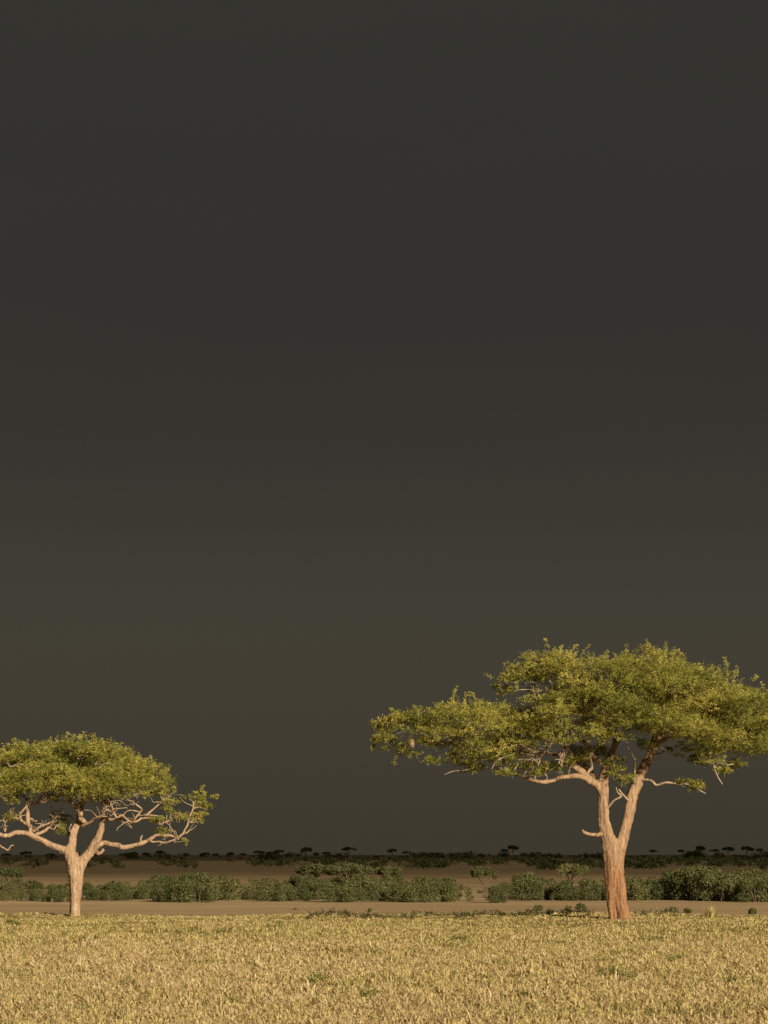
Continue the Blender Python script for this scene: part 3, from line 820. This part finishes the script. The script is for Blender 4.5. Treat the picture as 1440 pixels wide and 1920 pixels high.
# the belt itself: front row, then rows behind; a gap is left near x = 880
def skyline(x):     # row that the bush tops reach, read off the photograph
    xs = [-160, 0, 60, 120, 200, 280, 340, 400, 470, 560, 640, 720, 800, 870, 895, 930, 985, 1040, 1100, 1180, 1240, 1300, 1360, 1440, 1600]
    ys = [1650, 1643, 1655, 1656, 1655, 1650, 1640, 1642, 1652, 1645, 1640, 1643, 1645, 1655, 1672, 1664, 1640, 1652, 1652, 1644, 1638, 1630, 1630, 1632, 1634]
    return float(np.interp(x, xs, ys))
SHAPES = {0: 'dark green round bush', 4: 'dark green round bush', 1: 'broad grey-green bush', 3: 'broad grey-green bush', 2: 'compact green bush', 5: 'compact green bush'}
def belt_zone(x):
    for lim, z in ((190, "behind the small acacia's trunk"), (330, "beyond the small acacia's long side limb"), (560, 'between the small acacia and the paired flat-topped trees'), (690, 'beneath the paired flat-topped trees'),
                   (790, 'beneath the lone flat-topped tree'), (885, 'just before the gap in the belt'), (1060, 'between the belt gap and the pale bare-stemmed tree'),
                   (1180, 'around the large forked trunk'), (1270, 'just past the large forked trunk')):
        if x < lim:
            return z
    return "under the large acacia's spreading crown"
nb = 0
for row, (b0, step, rn) in enumerate(((1689, 31, 'front belt row'), (1684, 32, 'second belt row'), (1677, 34, 'middle of belt'), (1668, 36, 'rear of belt'), (1659, 38, 'rear of belt'))):
    x = -130.0 + random.uniform(0, 15)
    while x < 1570:
        base = b0 + random.uniform(-3.0, 2.6)
        if row == 0 and 1150 > x > 700:
            base -= random.uniform(0, 2)
        gap = 866 < x < 902
        top = skyline(x) + random.uniform(-5, 12) + max(0, (2 - row)) * random.uniform(0, 7)
        top = max(top, base - 60)
        if not gap and base - top > 5:
            pi = random.choice((0, 1, 2, 3, 4, 5)) if row > 0 else random.choice((0, 1, 3, 4, 3))
            lb = SHAPES[pi] + ', ' + rn + ', ' + belt_zone(x)
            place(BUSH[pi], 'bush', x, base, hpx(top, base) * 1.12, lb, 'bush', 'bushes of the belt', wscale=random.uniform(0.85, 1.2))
            nb += 1
        x += step * random.uniform(0.7, 1.35)

# trees and bushes standing in the cloud shade toward the horizon
for x, top, base, pr, ws in [(486, 1595, 1608, 1, .9), (505, 1597, 1608, 0, 1), (524, 1594, 1608, 3, .9), (573, 1589, 1611, 2, .9), (654, 1588, 1607, 1, .7), (612, 1597, 1610, 0, .9),
                             (592, 1599, 1611, 3, .8), (736, 1592, 1608, 3, .7), (762, 1596, 1608, 1, .7), (961, 1586, 1605, 3, .75), (945, 1592, 1605, 0, .8), (1225, 1593, 1606, 1, .7), (1278, 1593, 1606, 0, .8),
                             (1312, 1587, 1606, 3, .8), (1365, 1588, 1607, 0, .9), (1400, 1588, 1607, 3, .8), (1425, 1591, 1607, 2, .8), (1340, 1592, 1606, 1, .7), (302, 1595, 1611, 2, .9), (272, 1599, 1611, 3, .9), (232, 1600, 1612, 1, .8),
                             (250, 1597, 1611, 1, .7), (385, 1599, 1612, 3, .9), (405, 1600, 1612, 0, .9), (432, 1598, 1612, 2, .9), (455, 1600, 1611, 1, .8), (50, 1597, 1611, 3, 1), (12, 1600, 1612, 1, .8), (95, 1600, 1612, 1, .9),
                             (-60, 1598, 1611, 0, .9), (1480, 1590, 1607, 1, .8), (1530, 1592, 1607, 3, .8), (820, 1598, 1607, 1, .7), (872, 1599, 1607, 0, .8), (1010, 1598, 1607, 3, .7)]:
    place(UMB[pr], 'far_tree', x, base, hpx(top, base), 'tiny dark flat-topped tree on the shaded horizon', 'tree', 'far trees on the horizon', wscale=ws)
SV, ST = [], []
r_s = np.random.default_rng(77)
for i in range(760):
    base = HOR + (random.uniform(8, 32) if i % 3 else random.uniform(6.5, 14))
    x = random.uniform(-130, 1570)
    if x < 480 and random.random() < 0.7:
        continue
    if base > HOR + 25 and random.random() < 0.5:
        continue
    Y = (EYE - PLAIN) * F / (base - HOR)
    h = random.uniform(2.2, 6) if base > HOR + 14 else random.choice((2.5, 3.5, 4.5, 5.5, 9.5)) * random.uniform(0.8, 1.2)
    if i < 120 and i % 3 == 0 and base > HOR + 11:
        place(BUSH[random.randrange(6)], 'far_bush', x, base, h * 1.15, 'small dark bush standing clear on the cloud-shaded far plain', 'bush', 'far bushes in the cloud shade', wscale=random.uniform(0.9, 1.6))
        continue
    lobes = [(r_s.uniform(-.9, .9) * h, r_s.uniform(-.9, .9) * h, h * r_s.uniform(.35, .62), h * r_s.uniform(.3, .5), h * r_s.uniform(.3, .5), h * .34) for _ in range(6)]
    V, Fq, tone = lobes_leaves(lobes, 170, 0.13 * h, r_s)
    SV.append(V + np.array([px(x, base, Y).x, Y, PLAIN])); ST.append(tone)
SV = np.concatenate(SV); ST = np.concatenate(ST)
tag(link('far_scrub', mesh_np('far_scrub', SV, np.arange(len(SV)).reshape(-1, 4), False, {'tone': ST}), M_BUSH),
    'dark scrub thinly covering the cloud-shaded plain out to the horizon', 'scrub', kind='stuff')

# ------------------------------------------------------------------ grass on the rise
def build_grass(ntuft=68000, per=7):
    r = np.random.default_rng(5)
    # even cover on screen: more tufts close to the camera
    Y = r.uniform(0, 1, ntuft)
    Y = 34 * (117 / 34) ** (Y ** 0.88)
    X = r.uniform(-1, 1, ntuft) * (0.152 * Y + 2.5)
    side = r.uniform(size=ntuft) < 0.24            # the meadow goes on to both sides, a little thinner
    X[side] = np.sign(X[side]) * (0.152 * Y[side] + 2.5 + r.uniform(0, 1, side.sum()) ** 1.3 * 11)
    keep = Y < 113.5 + 1.5 * np.sin(X * 0.11 + 1.0) + r.normal(scale=1.5, size=ntuft)
    X, Y = X[keep], Y[keep]
    n = len(X)
    P = np.stack([X, Y], 1)
    big = wave_noise(P * np.array([1, .6]), 16, 1, 3)
    med = wave_noise(P, 3.5, 2, 3)
    # bare soil shows between tufts here and there
    keep = (med + r.normal(scale=0.5, size=n)) > -0.75
    X, Y, big, med = X[keep], Y[keep], big[keep], med[keep]; n = len(X)
    Z = ground_z(X, Y)
    far = np.clip((Y - 62) / 26, 0, 1)
    tone_t = 0.66 - 0.20 * far + 0.13 * big * (1 - 0.4 * far) + 0.14 * med + r.normal(scale=0.14, size=n)
    greenish = (wave_noise(P[keep] * np.array([.7, 1.0]), 7, 9, 3) > 0.45) & (r.uniform(size=n) < 0.55)
    tone_t[greenish] -= 0.28
    ht = (0.125 + 0.045 * med + 0.02 * big + r.normal(scale=0.035, size=n)).clip(0.04, 0.3)
    ht *= np.where(r.uniform(size=n) < 0.03, 1.6, 1.0)
    ht *= 1 - 0.48 * np.clip((Y - 84) / 24, 0, 1)
    m = n * per
    rep = lambda a: np.repeat(a, per)
    ang = r.uniform(0, 6.283, m)
    spread = r.uniform(0, 0.11, m)
    bx = rep(X) + np.cos(ang) * spread; by = rep(Y) + np.sin(ang) * spread; bz = rep(Z) - 0.01
    h = rep(ht) * r.uniform(0.45, 1.25, m)
    lean = r.uniform(0.3, 1.7, m) * h
    la = ang + r.normal(scale=0.8, size=m)
    w = r.uniform(0.0055, 0.012, m) * (1 + rep(Y) / 110)
    wa = la + np.pi / 2 + r.normal(scale=0.5, size=m)
    wx, wy = np.cos(wa) * w, np.sin(wa) * w
    mx, my, mz = bx + np.cos(la) * lean * 0.35, by + np.sin(la) * lean * 0.35, bz + h * 0.62
    tx, ty, tz = bx + np.cos(la) * lean, by + np.sin(la) * lean, bz + h * r.uniform(0.6, 1.0, m)
    V = np.stack([np.stack([bx - wx, by - wy, bz], 1), np.stack([bx + wx, by + wy, bz], 1),
                  np.stack([mx + wx * .8, my + wy * .8, mz], 1), np.stack([mx - wx * .8, my - wy * .8, mz], 1),
                  np.stack([tx, ty, tz], 1)], 1)
    k = np.arange(m)[:, None] * 5
    # lower half as two triangles and a tip triangle
    Ft = np.concatenate([k + np.array([[0, 1, 2]]), k + np.array([[0, 2, 3]]), k + np.array([[3, 2, 4]])], 1).reshape(-1, 3)
    tone = np.clip(np.repeat(rep(tone_t) + r.normal(scale=0.09, size=m), 3), 0, 1)
    o = link('grass', mesh_np('grass', V.reshape(-1, 3), Ft, False, {'tone': tone}), M_GRASS)
    tag(o, 'short dry yellow grass covering the rise in front of the trees', 'grass', kind='stuff')
build_grass()

# ------------------------------------------------------------------ weeds and tufts in the grass
def weed_mesh(seed, n, h, w, leaf, narrow=0.4):
    r = np.random.default_rng(seed)
    st = np.zeros((n, 3)); st[:, :2] = r.normal(scale=w * 0.25, size=(n, 2)); st[:, 2] = r.uniform(0, h * 0.5, n)
    d = r.normal(size=(n, 3)); d[:, 2] = np.abs(d[:, 2]) + 0.5
    return spray_mesh('weed_leaves', st, d, r.uniform(0.4, 1.0, n) * h * 0.7, np.clip(r.normal(.4, .2, n), 0, 1), 7, leaf * narrow, leaf, r)
def stem_mesh(seed, h, w, k=5):
    r = np.random.default_rng(seed); W = Wood()
    for i in range(k):
        a = r.normal(scale=w * 0.4, size=2)
        W.tube(catmull([(0, 0, -.02, .008), (a[0] * .4, a[1] * .4, h * .5, .006), (a[0], a[1], h * .95, .003)], 3), 4)
    me = W.mesh('weed_stems'); me.materials.append(M_TWIG); return me
DARK = [(weed_mesh(400 + i, 16, .30, .55, .075), stem_mesh(410 + i, .3, .5)) for i in range(4)]
GREEN = [(weed_mesh(420 + i, 18, .26, .5, .08), stem_mesh(430 + i, .26, .4)) for i in range(3)]
for a, _ in DARK: a.materials.append(M_WEED)
for a, _ in GREEN: a.materials.append(M_GREENWEED)
def weed(protos, name, x, y, s, label, cat, group):
    Y = EYE * F / (y - HOR)
    X = px(x, y, Y).x
    o = empty(name, (X, Y, float(ground_z(X, Y)) - 0.005))
    o.rotation_euler.z = random.uniform(0, 6.28); o.scale = (s, s, s)
    tag(o, label, cat, group)
    lv, st = random.choice(protos)
    link('leaves', lv, None, o); link('stems', st, None, o)
xs_dark = [583, 592, 603, 618, 630, 641, 650, 660, 668, 677, 689, 702, 716, 733, 755, 768, 775, 783, 797, 806, 815, 823, 838, 860, 868, 875, 884, 905, 930, 941, 970, 978, 986, 992, 1004, 1012, 1022, 1032, 1042, 1060, 1074, 1090, 1102, 1196, 1212, 1240, 1262]
for x in xs_dark:
    weed(DARK, 'weed', x + random.uniform(-3, 3), 1718 + random.uniform(-2.5, 3.5), random.uniform(0.6, 1.2), 'low dark leafy weed on the grass crest, ' + ('midway between the two acacias' if x < 740 else 'toward the large acacia from midway' if x < 900 else 'close before the large forked trunk' if x < 1120 else 'past the large forked trunk'), 'weed', 'dark weeds along the grass crest')
for x, y, s in [(860, 1770, 1.3), (852, 1782, 1), (690, 1868, 1.0), (600, 1842, 1.1), (580, 1846, .8), (1140, 1832, 1.2), (1160, 1834, 1.2), (1178, 1838, 1), (1128, 1836, .8), (520, 1736, 1), (780, 1790, .9), (1050, 1770, .9), (1265, 1808, 1), (240, 1850, .9), (95, 1790, .9), (330, 1772, 1),
                (16, 1738, 1.2), (30, 1740, 1), (440, 1880, .8), (985, 1868, .9), (1380, 1850, 1), (735, 1808, .9), (420, 1755, .9), (1235, 1760, 1), (930, 1815, .8), (160, 1895, .8)]:
    weed(GREEN, 'green_weed', x, y, s * 0.85, 'small green leafy weed in the ' + ('yellow-green grass near the crest' if y < 1780 else 'dry grass halfway down the rise' if y < 1845 else 'bleached grass well before the trees'), 'weed', 'green weeds scattered in the grass')

# tall pale tuft beside the large tree
def tuft(x, y, h, n, label, seed):
    r = np.random.default_rng(seed)
    Y = EYE * F / (y - HOR); X = px(x, y, Y).x
    a = r.uniform(0, 6.28, n); s = r.uniform(0, .16, n); hh = h * r.uniform(.4, 1.0, n); ln = hh * r.uniform(.1, .6, n); w = .012
    b = np.stack([np.cos(a) * s, np.sin(a) * s, np.full(n, -.02)], 1)
    t = b + np.stack([np.cos(a) * ln, np.sin(a) * ln, hh], 1); mid = b + (t - b) * .55 + np.array([0, 0, .06]) * hh[:, None]
    q = np.stack([-np.sin(a), np.cos(a), np.zeros(n)], 1) * w
    V = np.stack([b - q, b + q, mid + q * .8, mid - q * .8, t, t + q * .1], 1).reshape(-1, 3)
    k = np.arange(n)[:, None] * 6
    Fq = np.concatenate([k + np.array([[0, 1, 2, 3]]), k + np.array([[3, 2, 5, 4]])], 1).reshape(-1, 4)
    o = link('grass_tuft', mesh_np('grass_tuft', V, Fq, False, {'tone': np.clip(r.normal(.45, .15, 2 * n), 0, 1)}), M_GRASS)
    o.location = (X, Y, float(ground_z(X, Y)))
    tag(o, label, 'grass tuft')
tuft(1332, 1724, 0.62, 140, 'tall pale grass tuft standing above the crest under the large crown', 1)
tuft(742, 1806, 0.34, 60, 'small bleached tuft curling out of the dry grass', 2)

# nest-like clump hanging in the big crown
def nest():
    r = np.random.default_rng(8)
    Y = F * EYE / 125.0 - 2.6
    c = px(772, 1394, Y)
    n = 420
    u = r.normal(size=(n, 3)); u /= np.linalg.norm(u, axis=1)[:, None]
    p = u * np.array([.10, .10, .20]) * r.uniform(.7, 1.05, (n, 1))
    d = np.cross(u, r.normal(size=(n, 3))); d /= np.linalg.norm(d, axis=1)[:, None]
    d = d * .09; q = np.cross(u, d) * .10
    V = np.stack([p - d, p + q, p + d, p - q], 1).reshape(-1, 3)
    M = Mat('nest_straw')
    at = M.new('Attribute', attribute_name='tone')
    dd = M.new('BsdfDiffuse'); M.l.new(M.ramp(at.outputs['Fac'], [(0, (.2, .14, .08)), (1, (.36, .27, .16))]), dd.inputs[0])
    M.l.new(dd.outputs[0], M.out.inputs[0])
    o = link('hanging_nest', mesh_np('hanging_nest', V, np.arange(4 * n).reshape(-1, 4), False, {'tone': r.uniform(0, 1, n)}), M.m)
    o.location = c
    tag(o, 'pale brown nest-like clump hanging in the large acacia\'s leafy side lobe', 'nest')
nest()
